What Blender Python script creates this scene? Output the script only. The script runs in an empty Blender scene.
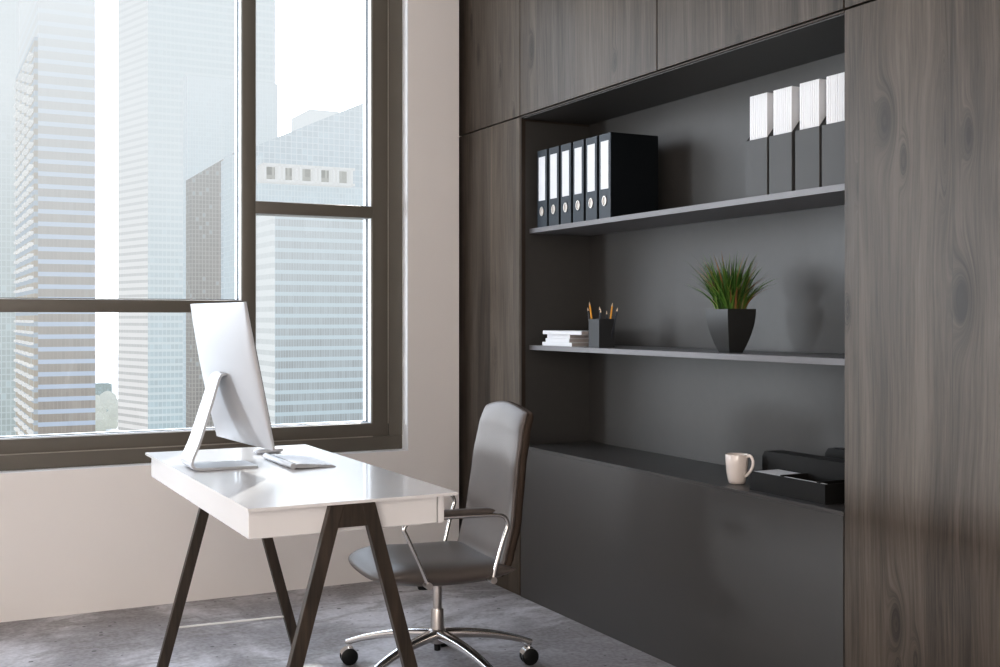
import bpy, bmesh, math, random
from mathutils import Vector, Matrix, noise as mnoise
random.seed(7)
S = 8/9.0                       # the plan below is drawn at 9/8 size
C = bpy.context.scene.collection
CAM = Vector((0, 0, 1.35))
V = Vector
XF = [lambda v: v]              # plan transform in force (used for the desk group)

# ------------------------------------------------------------------ materials
def nt(name):
    m = bpy.data.materials.new(name); m.use_nodes = True
    t = m.node_tree; b = t.nodes['Principled BSDF']; return m, t, b
def N(t, typ, **kw):
    n = t.nodes.new(typ)
    for k, v in kw.items():
        if k in n.inputs: n.inputs[k].default_value = v
        else: setattr(n, k, v)
    return n
def L(t, a, b): t.links.new(a, b)
def math_(t, op, a, b=None, c=None, clamp=False):
    n = t.nodes.new('ShaderNodeMath'); n.operation = op; n.use_clamp = clamp
    for i, x in enumerate((a, b, c)):
        if x is None: continue
        if isinstance(x, (int, float)): n.inputs[i].default_value = x
        else: t.links.new(x, n.inputs[i])
    return n.outputs[0]
def mixc(t, fac, a, b, mode='MIX'):
    n = t.nodes.new('ShaderNodeMix'); n.data_type = 'RGBA'; n.blend_type = mode
    for i, x in ((0, fac), (6, a), (7, b)):
        if isinstance(x, (int, float)): n.inputs[i].default_value = x
        elif isinstance(x, tuple): n.inputs[i].default_value = (*x, 1) if len(x) == 3 else x
        else: t.links.new(x, n.inputs[i])
    return n.outputs[2]
def smooth(t, x, lo, hi):
    n = t.nodes.new('ShaderNodeMapRange'); n.interpolation_type = 'SMOOTHSTEP'
    t.links.new(x, n.inputs[0]); n.inputs[1].default_value = lo; n.inputs[2].default_value = hi
    return n.outputs[0]
def plain(name, col, rough=.5, metal=0, var=.04, scale=8, bump=0, bscale=200, spec=.5, coat=0):
    m, t, b = nt(name)
    tc = N(t, 'ShaderNodeTexCoord'); n = N(t, 'ShaderNodeTexNoise', Scale=scale, Detail=4)
    L(t, tc.outputs['Object'], n.inputs['Vector'])
    lo = tuple(max(0, c*(1-var)) for c in col); hi = tuple(min(1, c*(1+var)) for c in col)
    L(t, mixc(t, n.outputs[0], lo, hi), b.inputs['Base Color'])
    b.inputs['Roughness'].default_value = rough; b.inputs['Metallic'].default_value = metal
    b.inputs['Specular IOR Level'].default_value = spec; b.inputs['Coat Weight'].default_value = coat
    if bump:
        n2 = N(t, 'ShaderNodeTexNoise', Scale=bscale, Detail=3); L(t, tc.outputs['Object'], n2.inputs['Vector'])
        bp = N(t, 'ShaderNodeBump', Strength=bump, Distance=.002); L(t, n2.outputs[0], bp.inputs['Height'])
        L(t, bp.outputs[0], b.inputs['Normal'])
    return m
def wood(name, dark, mid, light, plank=.37, off=0.0, seed=0.0, rough=.42, knots=()):
    m, t, b = nt(name)
    tc = N(t, 'ShaderNodeNewGeometry')
    sx = N(t, 'ShaderNodeSeparateXYZ'); L(t, tc.outputs['Position'], sx.inputs[0])
    Y = math_(t, 'ADD', sx.outputs[1], off); Z = sx.outputs[2]
    pk = math_(t, 'FLOOR', math_(t, 'DIVIDE', Y, plank))
    wn = N(t, 'ShaderNodeTexWhiteNoise', noise_dimensions='1D'); L(t, math_(t, 'ADD', pk, seed), wn.inputs['W'])
    sh = math_(t, 'MULTIPLY', wn.outputs[0], 17.0)
    def vec(y, z, x=None):
        c = N(t, 'ShaderNodeCombineXYZ'); L(t, y, c.inputs[0]); L(t, z, c.inputs[1]); L(t, sh, c.inputs[2]); return c.outputs[0]
    # knots
    kv = vec(math_(t, 'ADD', math_(t, 'MULTIPLY', Y, 3.6), sh), math_(t, 'ADD', math_(t, 'MULTIPLY', Z, 1.0), sh))
    vo = N(t, 'ShaderNodeTexVoronoi', Scale=1.0, feature='F1', voronoi_dimensions='2D'); L(t, kv, vo.inputs['Vector'])
    kn = math_(t, 'SUBTRACT', 1.0, smooth(t, vo.outputs['Distance'], .0, .16))
    kn3 = math_(t, 'POWER', kn, 3.0)
    for (ky, kz, ry, rz) in knots:
        dy = math_(t, 'DIVIDE', math_(t, 'SUBTRACT', sx.outputs[1], ky), ry); dz = math_(t, 'DIVIDE', math_(t, 'SUBTRACT', Z, kz), rz)
        q = math_(t, 'ADD', math_(t, 'MULTIPLY', dy, dy), math_(t, 'MULTIPLY', dz, dz))
        kn3 = math_(t, 'MAXIMUM', kn3, math_(t, 'POWER', 2.718, math_(t, 'MULTIPLY', q, -1.0)))
    # large warp, pulled in around knots
    w1 = N(t, 'ShaderNodeTexNoise', Scale=1.0, Detail=2); L(t, vec(math_(t, 'MULTIPLY', Y, 2.2), math_(t, 'MULTIPLY', Z, .9)), w1.inputs['Vector'])
    yw = math_(t, 'ADD', Y, math_(t, 'ADD', math_(t, 'MULTIPLY', w1.outputs[0], .10), math_(t, 'MULTIPLY', kn3, .08)))
    g1 = N(t, 'ShaderNodeTexNoise', Scale=1.0, Detail=4, Roughness=.6); L(t, vec(math_(t, 'MULTIPLY', yw, 30), math_(t, 'MULTIPLY', Z, .6)), g1.inputs['Vector'])
    g2 = N(t, 'ShaderNodeTexNoise', Scale=1.0, Detail=5, Roughness=.7); L(t, vec(math_(t, 'MULTIPLY', yw, 130), math_(t, 'MULTIPLY', Z, 4.0)), g2.inputs['Vector'])
    tone = N(t, 'ShaderNodeTexNoise', Scale=1.0, Detail=2); L(t, vec(math_(t, 'MULTIPLY', yw, 9), math_(t, 'MULTIPLY', Z, .9)), tone.inputs['Vector'])
    f = math_(t, 'ADD', math_(t, 'MULTIPLY', g1.outputs[0], .45), math_(t, 'ADD', math_(t, 'MULTIPLY', g2.outputs[0], .70), math_(t, 'MULTIPLY', tone.outputs[0], .6)))
    f = math_(t, 'SUBTRACT', f, .865)
    f = math_(t, 'ADD', math_(t, 'MULTIPLY', f, 2.0), .5, clamp=True)
    f = math_(t, 'SUBTRACT', f, math_(t, 'MULTIPLY', kn3, .42), clamp=True)
    cr = N(t, 'ShaderNodeValToRGB'); e = cr.color_ramp
    e.elements[0].color = (*dark, 1); e.elements[0].position = .05; e.elements[1].color = (*light, 1); e.elements[1].position = .98
    k = e.elements.new(.5); k.color = (*mid, 1)
    L(t, f, cr.inputs[0])
    tint = mixc(t, wn.outputs[0], (.86, .86, .88), (1.08, 1.04, 1.0))
    col = mixc(t, 1.0, cr.outputs[0], tint, 'MULTIPLY')
    fr = math_(t, 'FRACT', math_(t, 'DIVIDE', Y, plank))
    joint = math_(t, 'LESS_THAN', fr, .008)
    col = mixc(t, math_(t, 'MULTIPLY', joint, .5), col, (.03, .025, .02))
    L(t, col, b.inputs['Base Color']); b.inputs['Roughness'].default_value = rough; b.inputs['Specular IOR Level'].default_value = .36
    bp = N(t, 'ShaderNodeBump', Strength=.25, Distance=.002); L(t, g2.outputs[0], bp.inputs['Height']); L(t, bp.outputs[0], b.inputs['Normal'])
    return m
def legwood(name):
    m, t, b = nt(name)
    tc = N(t, 'ShaderNodeTexCoord'); mp = N(t, 'ShaderNodeMapping'); mp.inputs['Scale'].default_value = (70, 40, 4)
    L(t, tc.outputs['Object'], mp.inputs[0]); n = N(t, 'ShaderNodeTexNoise', Scale=1, Detail=5, Roughness=.65); L(t, mp.outputs[0], n.inputs['Vector'])
    cr = N(t, 'ShaderNodeValToRGB'); cr.color_ramp.elements[0].color = (.016, .011, .007, 1); cr.color_ramp.elements[0].position = .3
    cr.color_ramp.elements[1].color = (.062, .042, .028, 1); cr.color_ramp.elements[1].position = .75
    L(t, n.outputs[0], cr.inputs[0]); L(t, cr.outputs[0], b.inputs['Base Color']); b.inputs['Roughness'].default_value = .45
    return m
def concrete():
    m, t, b = nt('polished_concrete')
    tc = N(t, 'ShaderNodeNewGeometry')
    P = tc.outputs['Position']
    a = N(t, 'ShaderNodeTexNoise', Scale=1.1, Detail=6, Roughness=.65, Distortion=.6); L(t, P, a.inputs['Vector'])
    mp = N(t, 'ShaderNodeMapping'); mp.inputs['Scale'].default_value = (3.2, 7, 1); L(t, P, mp.inputs[0])
    s = N(t, 'ShaderNodeTexNoise', Scale=1.0, Detail=6, Roughness=.7, Distortion=1.0); L(t, mp.outputs[0], s.inputs['Vector'])
    v = N(t, 'ShaderNodeTexVoronoi', Scale=24.0); L(t, P, v.inputs['Vector'])
    v.inputs['Randomness'].default_value = 1
    wn = N(t, 'ShaderNodeTexWhiteNoise'); L(t, v.outputs['Position'], wn.inputs['Vector'])
    rad = math_(t, 'MULTIPLY', math_(t, 'POWER', wn.outputs[0], 4.0), .22)
    pit = math_(t, 'LESS_THAN', v.outputs['Distance'], rad)
    fn = N(t, 'ShaderNodeTexNoise', Scale=60, Detail=3); L(t, P, fn.inputs['Vector'])
    base = mixc(t, smooth(t, a.outputs[0], .42, .60), (.27, .25, .255), (.64, .62, .64))
    base = mixc(t, math_(t, 'MULTIPLY', smooth(t, s.outputs[0], .46, .62), .7), base, (.20, .18, .17))
    base = mixc(t, .13, base, mixc(t, smooth(t, fn.outputs[0], .35, .65), (.14, .13, .13), (.75, .75, .76)))
    base = mixc(t, math_(t, 'MULTIPLY', pit, .8), base, (.05, .045, .042))
    L(t, base, b.inputs['Base Color'])
    b.inputs['Roughness'].default_value = .48
    bp = N(t, 'ShaderNodeBump', Strength=.35, Distance=.003)
    L(t, math_(t, 'SUBTRACT', s.outputs[0], math_(t, 'MULTIPLY', pit, 1.0)), bp.inputs['Height']); L(t, bp.outputs[0], b.inputs['Normal'])
    return m
def glassm():
    m = bpy.data.materials.new('window_glass'); m.use_nodes = True; t = m.node_tree; t.nodes.clear()
    o = N(t, 'ShaderNodeOutputMaterial'); tr = N(t, 'ShaderNodeBsdfTransparent'); gl = N(t, 'ShaderNodeBsdfGlossy', Roughness=.01)
    tr.inputs[0].default_value = (.975, .985, .99, 1)
    fr = N(t, 'ShaderNodeLayerWeight'); fr.inputs[0].default_value = .5; mx = N(t, 'ShaderNodeMixShader')
    L(t, math_(t, 'ADD', math_(t, 'MULTIPLY', math_(t, 'POWER', fr.outputs[1], 5.0), .9), .02), mx.inputs[0]); L(t, tr.outputs[0], mx.inputs[1]); L(t, gl.outputs[0], mx.inputs[2]); L(t, mx.outputs[0], o.inputs[0])
    return m
def facade(name, glass, band, line, fh, ww, bandf, haze=.5, lf=.06, cell=.25, zlo=-60, zhi=90, hz0=.1, hz1=.8, dash=0.0):
    """curtain wall: floors fh high, bays ww wide, spandrel fraction bandf, haze painted in, paler with height"""
    lin = lambda c: tuple(x**2.2 for x in c); glass, band, line = lin(glass), lin(band), lin(line)
    m = bpy.data.materials.new(name); m.use_nodes = True; t = m.node_tree; t.nodes.clear()
    tc = N(t, 'ShaderNodeNewGeometry'); sx = N(t, 'ShaderNodeSeparateXYZ'); L(t, tc.outputs['Position'], sx.inputs[0])
    nx = N(t, 'ShaderNodeSeparateXYZ'); L(t, tc.outputs['True Normal'], nx.inputs[0])
    side = math_(t, 'GREATER_THAN', math_(t, 'ABSOLUTE', nx.outputs[0]), .5)
    u = math_(t, 'ADD', math_(t, 'MULTIPLY', side, sx.outputs[1]), math_(t, 'MULTIPLY', math_(t, 'SUBTRACT', 1.0, side), sx.outputs[0]))
    zz = math_(t, 'DIVIDE', sx.outputs[2], fh); uu = math_(t, 'DIVIDE', u, ww)
    fz = math_(t, 'FRACT', zz); fu = math_(t, 'FRACT', uu)
    isb = math_(t, 'LESS_THAN', fz, bandf); isl = math_(t, 'LESS_THAN', fu, lf)
    cid = N(t, 'ShaderNodeCombineXYZ'); L(t, math_(t, 'FLOOR', uu), cid.inputs[0]); L(t, math_(t, 'FLOOR', zz), cid.inputs[1])
    wn = N(t, 'ShaderNodeTexWhiteNoise'); L(t, cid.outputs[0], wn.inputs['Vector'])
    rn = N(t, 'ShaderNodeTexNoise', Scale=.12, Detail=5, Roughness=.7, Distortion=1.2); L(t, tc.outputs['Position'], rn.inputs['Vector'])
    var = math_(t, 'ADD', math_(t, 'MULTIPLY', math_(t, 'SUBTRACT', wn.outputs[0], .5), cell), math_(t, 'MULTIPLY', math_(t, 'SUBTRACT', rn.outputs[0], .5), cell*3.0))
    g = mixc(t, math_(t, 'ADD', var, .5, clamp=True), tuple(x*.72 for x in glass), tuple(min(1, x*1.28) for x in glass))
    # a few open, sky-coloured panes
    lit = math_(t, 'GREATER_THAN', wn.outputs[0], .93)
    g = mixc(t, math_(t, 'MULTIPLY', lit, .30 if .29 < cell < .5 else .05), g, (.55, .72, .80))
    col = mixc(t, isl, g, line); col = mixc(t, math_(t, 'MULTIPLY', isb, .85), col, band)
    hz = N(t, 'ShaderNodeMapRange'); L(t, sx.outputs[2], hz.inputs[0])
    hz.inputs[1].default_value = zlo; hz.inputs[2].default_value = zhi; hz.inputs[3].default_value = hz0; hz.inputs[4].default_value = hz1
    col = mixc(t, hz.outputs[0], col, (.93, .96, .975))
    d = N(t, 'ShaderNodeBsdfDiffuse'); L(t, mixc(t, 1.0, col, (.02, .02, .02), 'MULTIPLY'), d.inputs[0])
    em = N(t, 'ShaderNodeEmission'); L(t, col, em.inputs[0]); em.inputs[1].default_value = .9  # facade colour glows by itself, in place of hazy daylight
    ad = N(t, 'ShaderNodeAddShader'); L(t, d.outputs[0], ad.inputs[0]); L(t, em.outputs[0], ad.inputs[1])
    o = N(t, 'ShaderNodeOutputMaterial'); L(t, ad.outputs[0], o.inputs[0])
    return m

M = {}
M['wall'] = plain('white_plaster', (.80, .765, .74), .75, var=.02, scale=3)
M['reveal'] = plain('reveal_paint', (.82, .82, .83), .6, var=.01)
M['ceiling'] = plain('ceiling_paint', (.75, .74, .73), .8, var=.01)
M['floor'] = concrete()
M['frame'] = plain('bronze_aluminium', (.135, .120, .098), .42, var=.05, spec=.5)
M['skylit_side'] = plain('painted_skylight', (.80, .83, .86), .35, var=.01)  # near-white, paints sky light onto the sides of the dark frame
M['gasket'] = plain('rubber_gasket', (.04, .045, .05), .6)
M['edge_highlight'] = plain('painted_frame_highlight', (.34, .31, .27), .3)  # lighter bronze, a painted highlight where the frame edge catches light
M['glass'] = glassm()
KN = [(2.288, 1.735, .034, .085), (2.03, 1.246, .036, .10), (2.248, .381, .028, .09), (2.432, 1.225, .012, .04), (4.274, 2.338, .022, .07), (3.631, 2.16, .014, .035), (2.09, 1.68, .012, .16)]
M['wood'] = wood('grey_oak', (.024, .017, .011), (.066, .051, .038), (.112, .091, .072), plank=.325, off=.209, seed=3, knots=KN)
M['wood_up'] = wood('grey_oak_upper', (.024, .017, .011), (.066, .051, .038), (.112, .091, .072), plank=.31, off=.11, seed=31, knots=KN)
M['gap'] = plain('panel_edge', (.035, .022, .014), .6)
M['carcass'] = plain('charcoal_laminate', (.062, .058, .054), .42, var=.06, scale=30, bump=.1)
M['counter'] = plain('charcoal_front', (.058, .054, .051), .40, var=.03, bump=.1)
M['shelf'] = plain('shelf_laminate', (.16, .155, .16), .42, var=.03)
M['desk'] = plain('white_lacquer', (.70, .685, .68), .22, var=.005, coat=.3)
M['leg'] = legwood('dark_leg_wood')
M['rod'] = plain('pale_rod', (.75, .74, .72), .4)
M['alu'] = plain('satin_aluminium', (.42, .425, .44), .35, metal=.0, var=.01)
M['alu_dark'] = plain('shaded_aluminium', (.55, .53, .52), .35, metal=.4)
M['screen'] = plain('black_glass', (.01, .01, .012), .1)
M['keyplate'] = plain('grey_key_plate', (.20, .20, .21), .5)
M['key'] = plain('white_key', (.60, .60, .62), .4)
M['leather'] = plain('grey_leather', (.106, .088, .078), .40, var=.10, scale=14, bump=.25, bscale=260, spec=.45)
M['piping'] = plain('brown_leather_edge', (.055, .038, .028), .75, spec=.2)
M['chrome'] = plain('chrome', (.72, .70, .68), .14, metal=1, var=.02)
M['brushed'] = plain('brushed_steel', (.62, .58, .55), .28, metal=1, var=.03)
M['black'] = plain('black_plastic', (.008, .008, .008), .4, spec=.25)
M['binder'] = plain('navy_binder_card', (.013, .021, .031), .5, var=.08, bump=.1)
M['binder_side'] = plain('black_binder_card', (.005, .007, .009), .6, spec=.2)
M['paper'] = plain('white_paper', (.66, .66, .67), .6, var=.01)
M['paper_edge'] = plain('paper_edges', (.42, .38, .36), .7, var=.1, scale=60)
M['ring'] = plain('finger_ring', (.75, .72, .68), .3, metal=.8)
M['hole'] = plain('hole_inside', (.50, .46, .42), .4)
M['holder'] = plain('grey_holder_card', (.062, .061, .060), .6, bump=.1)
M['holder_dark'] = plain('dark_holder_side', (.02, .02, .02), .7)
M['pot'] = plain('charcoal_pot', (.030, .030, .029), .4)
M['soil'] = plain('soil', (.03, .02, .012), .9)
M['cupbox'] = plain('dark_pen_cup', (.032, .033, .035), .55)
M['pencil_y'] = plain('yellow_pencil', (.75, .36, .04), .4)
M['pencil_d'] = plain('dark_pencil', (.03, .035, .045), .4)
M['pencil_t'] = plain('pencil_wood_tip', (.65, .50, .36), .6)
M['mug'] = plain('white_ceramic', (.72, .64, .59), .2, coat=.5)
M['tray'] = plain('black_tray', (.012, .011, .010), .5, spec=.25)
def grassm():
    m, t, b = nt('grass_blade')
    g = N(t, 'ShaderNodeNewGeometry'); cr = N(t, 'ShaderNodeValToRGB'); e = cr.color_ramp
    e.elements[0].color = (.020, .060, .008, 1); e.elements[1].color = (.30, .13, .05, 1); e.elements[1].position = 1
    a = e.elements.new(.45); a.color = (.055, .14, .015, 1); a = e.elements.new(.80); a.color = (.13, .22, .035, 1); a = e.elements.new(.90); a.color = (.20, .11, .04, 1)
    L(t, g.outputs['Random Per Island'], cr.inputs[0]); L(t, cr.outputs[0], b.inputs['Base Color']); b.inputs['Roughness'].default_value = .45
    return m
M['grass'] = grassm()

# ------------------------------------------------------------------ mesh helpers
def bx(bm, x0, x1, y0, y1, z0, z1, bev=0.0, segs=1):
    b2 = bmesh.new(); bmesh.ops.create_cube(b2, size=1)
    for v in b2.verts: v.co = V((x0+(v.co.x+.5)*(x1-x0), y0+(v.co.y+.5)*(y1-y0), z0+(v.co.z+.5)*(z1-z0)))
    if bev: bmesh.ops.bevel(b2, geom=b2.edges[:], offset=bev, segments=segs, affect='EDGES', profile=.5)
    merge(bm, b2)
def merge(bm, b2):
    me = bpy.data.meshes.new('tmp'); b2.to_mesh(me); b2.free(); bm.from_mesh(me); bpy.data.meshes.remove(me)
def prism(bm, pts, d):
    """closed polygon pts (list of Vector), extruded by vector d"""
    a = [bm.verts.new(p) for p in pts]; b = [bm.verts.new(V(p)+V(d)) for p in pts]
    bm.faces.new(a); bm.faces.new(b[::-1])
    for i in range(len(pts)):
        j = (i+1) % len(pts); bm.faces.new((a[j], a[i], b[i], b[j]))
    bmesh.ops.recalc_face_normals(bm, faces=bm.faces[:])
def catmull(P, n=6):
    out = []; P = [V(p) for p in P]; Q = [2*P[0]-P[1]]+P+[2*P[-1]-P[-2]]
    for i in range(1, len(Q)-2):
        for k in range(n):
            t = k/n; a, b, c, d = Q[i-1], Q[i], Q[i+1], Q[i+2]
            out.append(.5*((2*b)+(c-a)*t+(2*a-5*b+4*c-d)*t*t+(3*b-a-3*c+d)*t**3))
    out.append(P[-1]); return out
def sweep(bm, path, rw, rh=None, seg=12, up=V((0, 0, 1)), power=2.0, cap=True):
    """tube along path; rw, rh half width/height (number or list)"""
    n = len(path); rings = []
    if rh is None: rh = rw
    for i, p in enumerate(path):
        tan = (path[min(i+1, n-1)]-path[max(i-1, 0)]).normalized()
        s = tan.cross(up)
        if s.length < 1e-4: s = tan.cross(V((0, 1, 0)))
        s.normalize(); w = s.cross(tan).normalized()
        a = rw[i] if isinstance(rw, (list, tuple)) else rw; b = rh[i] if isinstance(rh, (list, tuple)) else rh
        ring = []
        for k in range(seg):
            th = 2*math.pi*(k+.5)/seg; c, d = math.cos(th), math.sin(th)
            c = math.copysign(abs(c)**(2/power), c); d = math.copysign(abs(d)**(2/power), d)
            ring.append(bm.verts.new(p+s*c*a+w*d*b))
        rings.append(ring)
    for i in range(n-1):
        for k in range(seg):
            j = (k+1) % seg; bm.faces.new((rings[i][k], rings[i][j], rings[i+1][j], rings[i+1][k]))
    if cap: bm.faces.new(rings[0][::-1]); bm.faces.new(rings[-1])
def lathe(bm, prof, o, seg=32, axis='Z'):
    rings = []
    for r, h in prof:
        ring = []
        for k in range(seg):
            th = 2*math.pi*k/seg; c, s_ = math.cos(th)*r, math.sin(th)*r
            q = V((c, s_, h)) if axis == 'Z' else (V((c, h, s_)) if axis == 'Y' else V((h, c, s_)))
            ring.append(bm.verts.new(V(o)+q))
        rings.append(ring)
    for i in range(len(rings)-1):
        for k in range(seg):
            j = (k+1) % seg; bm.faces.new((rings[i][k], rings[i][j], rings[i+1][j], rings[i+1][k]))
    bm.faces.new(rings[0][::-1]); bm.faces.new(rings[-1])
    bmesh.ops.recalc_face_normals(bm, faces=bm.faces[:])
def slab(bm, mid, nrm, half, nu=24, nv=24):
    cs = lambda n: [-math.cos(math.pi*i/n) for i in range(n+1)]
    U, W = cs(nu), cs(nv); top = []; bot = []
    for u in U:
        a = []; b = []
        for w in W:
            p = mid(u, w); n = nrm(u, w).normalized(); h = half(u, w)
            a.append(bm.verts.new(p+n*h)); b.append(bm.verts.new(p-n*h))
        top.append(a); bot.append(b)
    for i in range(nu):
        for j in range(nv):
            bm.faces.new((top[i][j], top[i+1][j], top[i+1][j+1], top[i][j+1]))
            bm.faces.new((bot[i][j], bot[i][j+1], bot[i+1][j+1], bot[i+1][j]))
    for i in range(nu):
        for j in (0, nv):
            bm.faces.new((top[i][j], bot[i][j], bot[i+1][j], top[i+1][j]))
    for j in range(nv):
        for i in (0, nu):
            bm.faces.new((top[i][j], bot[i][j], bot[i][j+1], top[i][j+1]))
    bmesh.ops.remove_doubles(bm, verts=bm.verts[:], dist=1e-5)
    bmesh.ops.recalc_face_normals(bm, faces=bm.faces[:])

def wpt(p): return XF[0](V(p))*S
def thing(name, label, cat, loc, group=None, kind=None):
    o = bpy.data.objects.new(name, None); C.objects.link(o); o.location = wpt(loc); o.empty_display_size = .05
    if label: o['label'] = label
    if cat: o['category'] = cat
    if group: o['group'] = group
    if kind: o['kind'] = kind
    return o
WL = {}
def obj(name, bm, mats, parent=None, smooth_=False, loc=None):
    if not isinstance(mats, (list, tuple)): mats = [mats]
    W = [wpt(v.co) for v in bm.verts]
    if parent is not None: o0 = WL.get(parent.name, None) or parent.location.copy()
    else: o0 = V((0, 0, 0))
    if parent is None:
        if loc is None:
            mn = V([min(w[i] for w in W) for i in range(3)]); mx = V([max(w[i] for w in W) for i in range(3)])
            loc_w = V(((mn.x+mx.x)/2, (mn.y+mx.y)/2, mn.z))
        else: loc_w = wpt(loc)
        o0 = loc_w
    for v, w in zip(bm.verts, W): v.co = w-o0
    bmesh.ops.recalc_face_normals(bm, faces=bm.faces[:])
    me = bpy.data.meshes.new(name); bm.to_mesh(me); bm.free()
    for m in mats: me.materials.append(m)
    o = bpy.data.objects.new(name, me); C.objects.link(o)
    if parent is not None: o.parent = parent; WL[o.name] = o0
    else: o.location = o0; WL[o.name] = o0.copy()
    if smooth_:
        me.polygons.foreach_set('use_smooth', [True]*len(me.polygons))
        if smooth_ != 'all':
            try: me.set_sharp_from_angle(angle=math.radians(smooth_ if smooth_ is not True else 40))
            except Exception: pass
    return o
def box(name, dims, mat, parent=None, bev=.0015, segs=2):
    bm = bmesh.new(); bx(bm, *dims, bev=bev, segs=segs); return obj(name, bm, mat, parent, smooth_=30 if bev else False)
def tag(o, label, cat, group=None):
    o['label'] = label; o['category'] = cat
    if group: o['group'] = group
    return o
def st(o): o['kind'] = 'structure'; return o
def dup(root, delta, label=None):
    r = root.copy(); C.objects.link(r); r.location = root.location+V(delta)*S
    if label: r['label'] = label
    for ch in list(root.children):
        c = ch.copy(); C.objects.link(c); c.parent = r
        for g in ch.children:
            d = g.copy(); C.objects.link(d); d.parent = c
    return r

# ------------------------------------------------------------------ room shell
YW, XC = 5.559, 2.649           # window wall plane, cabinet front plane
XL, YB, ZC = -4.4, -2.6, 3.52
st(box('floor', (XL, 3.3, YB, 6.0, -.1, 0), M['floor'], bev=0))
st(box('ceiling', (XL, 3.3, YB, 6.0, ZC, ZC+.1), M['ceiling'], bev=0))
WX0, WX1, WZ0, WZ1 = -3.9, 2.324, .661, 3.34
bm = bmesh.new()
bx(bm, XL, 2.618, YW, 5.80, 0, WZ0); bx(bm, XL, 2.618, YW, 5.80, WZ1, ZC)
bx(bm, XL, WX0, YW, 5.80, WZ0, WZ1); bx(bm, WX1, 2.618, YW, 5.80, WZ0, WZ1); bx(bm, 2.618, 3.3, 5.632, 5.80, 0, ZC)
st(obj('wall_back', bm, M['wall']))
st(box('wall_left', (XL-.15, XL, YB, 5.8, 0, ZC), M['wall'], bev=0))
st(box('wall_right', (3.15, 3.3, YB, 5.63, 0, ZC), M['wall'], bev=0))
st(box('wall_front', (XL, 3.3, YB-.15, YB, 0, ZC), M['wall'], bev=0))
# painted reveals lining the opening
bm = bmesh.new()
bx(bm, WX1-.003, WX1+.001, YW-.001, 5.80, WZ0, WZ1); bx(bm, WX0, WX1, YW-.001, 5.80, WZ0-.001, WZ0+.003)
st(obj('trim_1', bm, M['reveal']))

# window: outer frame, sash rails, mullions, transoms, painted sky-lit strips, panes
win = thing('window_1', None, None, (0, 5.63, WZ0), kind='structure')
YF, YS, YO = 5.629, 5.643, 5.765    # outer-frame face, sash face, outside
bm = bmesh.new()
bx(bm, WX0, WX1-.003, YF, YO, WZ0+.003, .735, .003); bx(bm, WX0, WX1-.003, YF, YO, 3.26, WZ1, .003)
bx(bm, 2.246, WX1-.003, YF, YO, .7355, 3.26, .001); bx(bm, WX0, WX0+.08, YF, YO, .7355, 3.26, .001)
obj('window_frame', bm, M['frame'], win)
bm = bmesh.new(); bx(bm, WX0+.08, 2.155, YF-.0015, YF+.004, .7335, .7385)
bx(bm, 2.2405, 2.2435, YF-.001, YF+.006, .80, 3.26)
obj('painted_frame_highlight', bm, M['edge_highlight'], win)
bm = bmesh.new()
bx(bm, WX0+.08, 2.246, YS, YO, .735, .803, .002); bx(bm, WX0+.08, 2.246, YS, YO, 3.19, 3.26, .002)
bx(bm, 2.157, 2.246, YS, YO, .80, 3.2, .002); bx(bm, WX0+.08, WX0+.16, YS, YO, .80, 3.2, .002)
obj('sash', bm, M['frame'], win)
MUL = [(1.473, 1.541), (-.12, -.052), (-1.45, -1.382)]
for a, b in MUL:
    box('mullion', (a, b, YS, YO, .80, 3.2), M['frame'], win, bev=.002)
edges = [WX0+.16] + [v for ab in MUL[::-1] for v in ab] + [2.157]
bays = [(edges[i], edges[i+1]) for i in range(0, len(edges), 2)]
for i, (a, b) in enumerate(bays):
    last = (i == len(bays)-1)
    z0, z1 = (1.873, 1.934) if last else (1.379, 1.438)
    box('transom', (a, b, YS-.001, YO, z0, z1), M['frame'], win, bev=.002)
    for (q0, q1) in ((.803, z0), (z1, 3.19)):
        box('pane', (a, b, 5.703, 5.709, q0, q1), M['glass'], win, bev=0)
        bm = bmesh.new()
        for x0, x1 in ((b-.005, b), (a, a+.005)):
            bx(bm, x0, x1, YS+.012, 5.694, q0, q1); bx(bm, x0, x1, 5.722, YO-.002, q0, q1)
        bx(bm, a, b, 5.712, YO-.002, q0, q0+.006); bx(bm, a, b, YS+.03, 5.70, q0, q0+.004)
        obj('skylit_strip', bm, M['skylit_side'], win)  # strips carry the painted sky brightness of the bronze side faces
        bm = bmesh.new()
        bx(bm, b-.007, b, 5.694, 5.722, q0, q1); bx(bm, a, a+.007, 5.694, 5.722, q0, q1); bx(bm, a, b, 5.696, 5.718, q0, q0+.007)
        obj('gasket', bm, M['gasket'], win)

# ------------------------------------------------------------------ wall of cabinets
ZS = 2.331
def panel(name, y0, y1, z0, z1, mat, parent):
    return box(name, (XC, XC+.022, y0, y1, z0, z1), mat, parent, bev=.001, segs=1)
def cabinet(label, y0, y1, z0, z1, doors, mat, name, group=None):
    t = thing(name, label, 'cabinet', (XC+.2, (y0+y1)/2, z0), group)
    box('carcass', (XC+.024, 3.145, y0+.001, y1-.001, z0, z1), M['gap'], t, bev=0)
    for a, b in doors: panel('door', a+.002, b-.002, z0+.002, z1-.002, mat, t)
    return t
cabinet('tall grey-brown oak cabinet between the white wall and the open shelves', 4.932, 5.629, 0, ZS, [(4.932, 5.629)], M['wood'], 'tall_cabinet')
cabinet('wide tall grey-brown oak cabinet right of the open shelves', .6, 2.753, 0, ZS, [(1.70, 2.753), (.6, 1.70)], M['wood'], 'tall_cabinet')
cabinet('overhead oak cabinet in the corner, above the narrow tall cabinet', 4.932, 5.629, ZS+.003, 3.51, [(4.932, 5.629)], M['wood_up'], 'overhead_cabinet')
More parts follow.
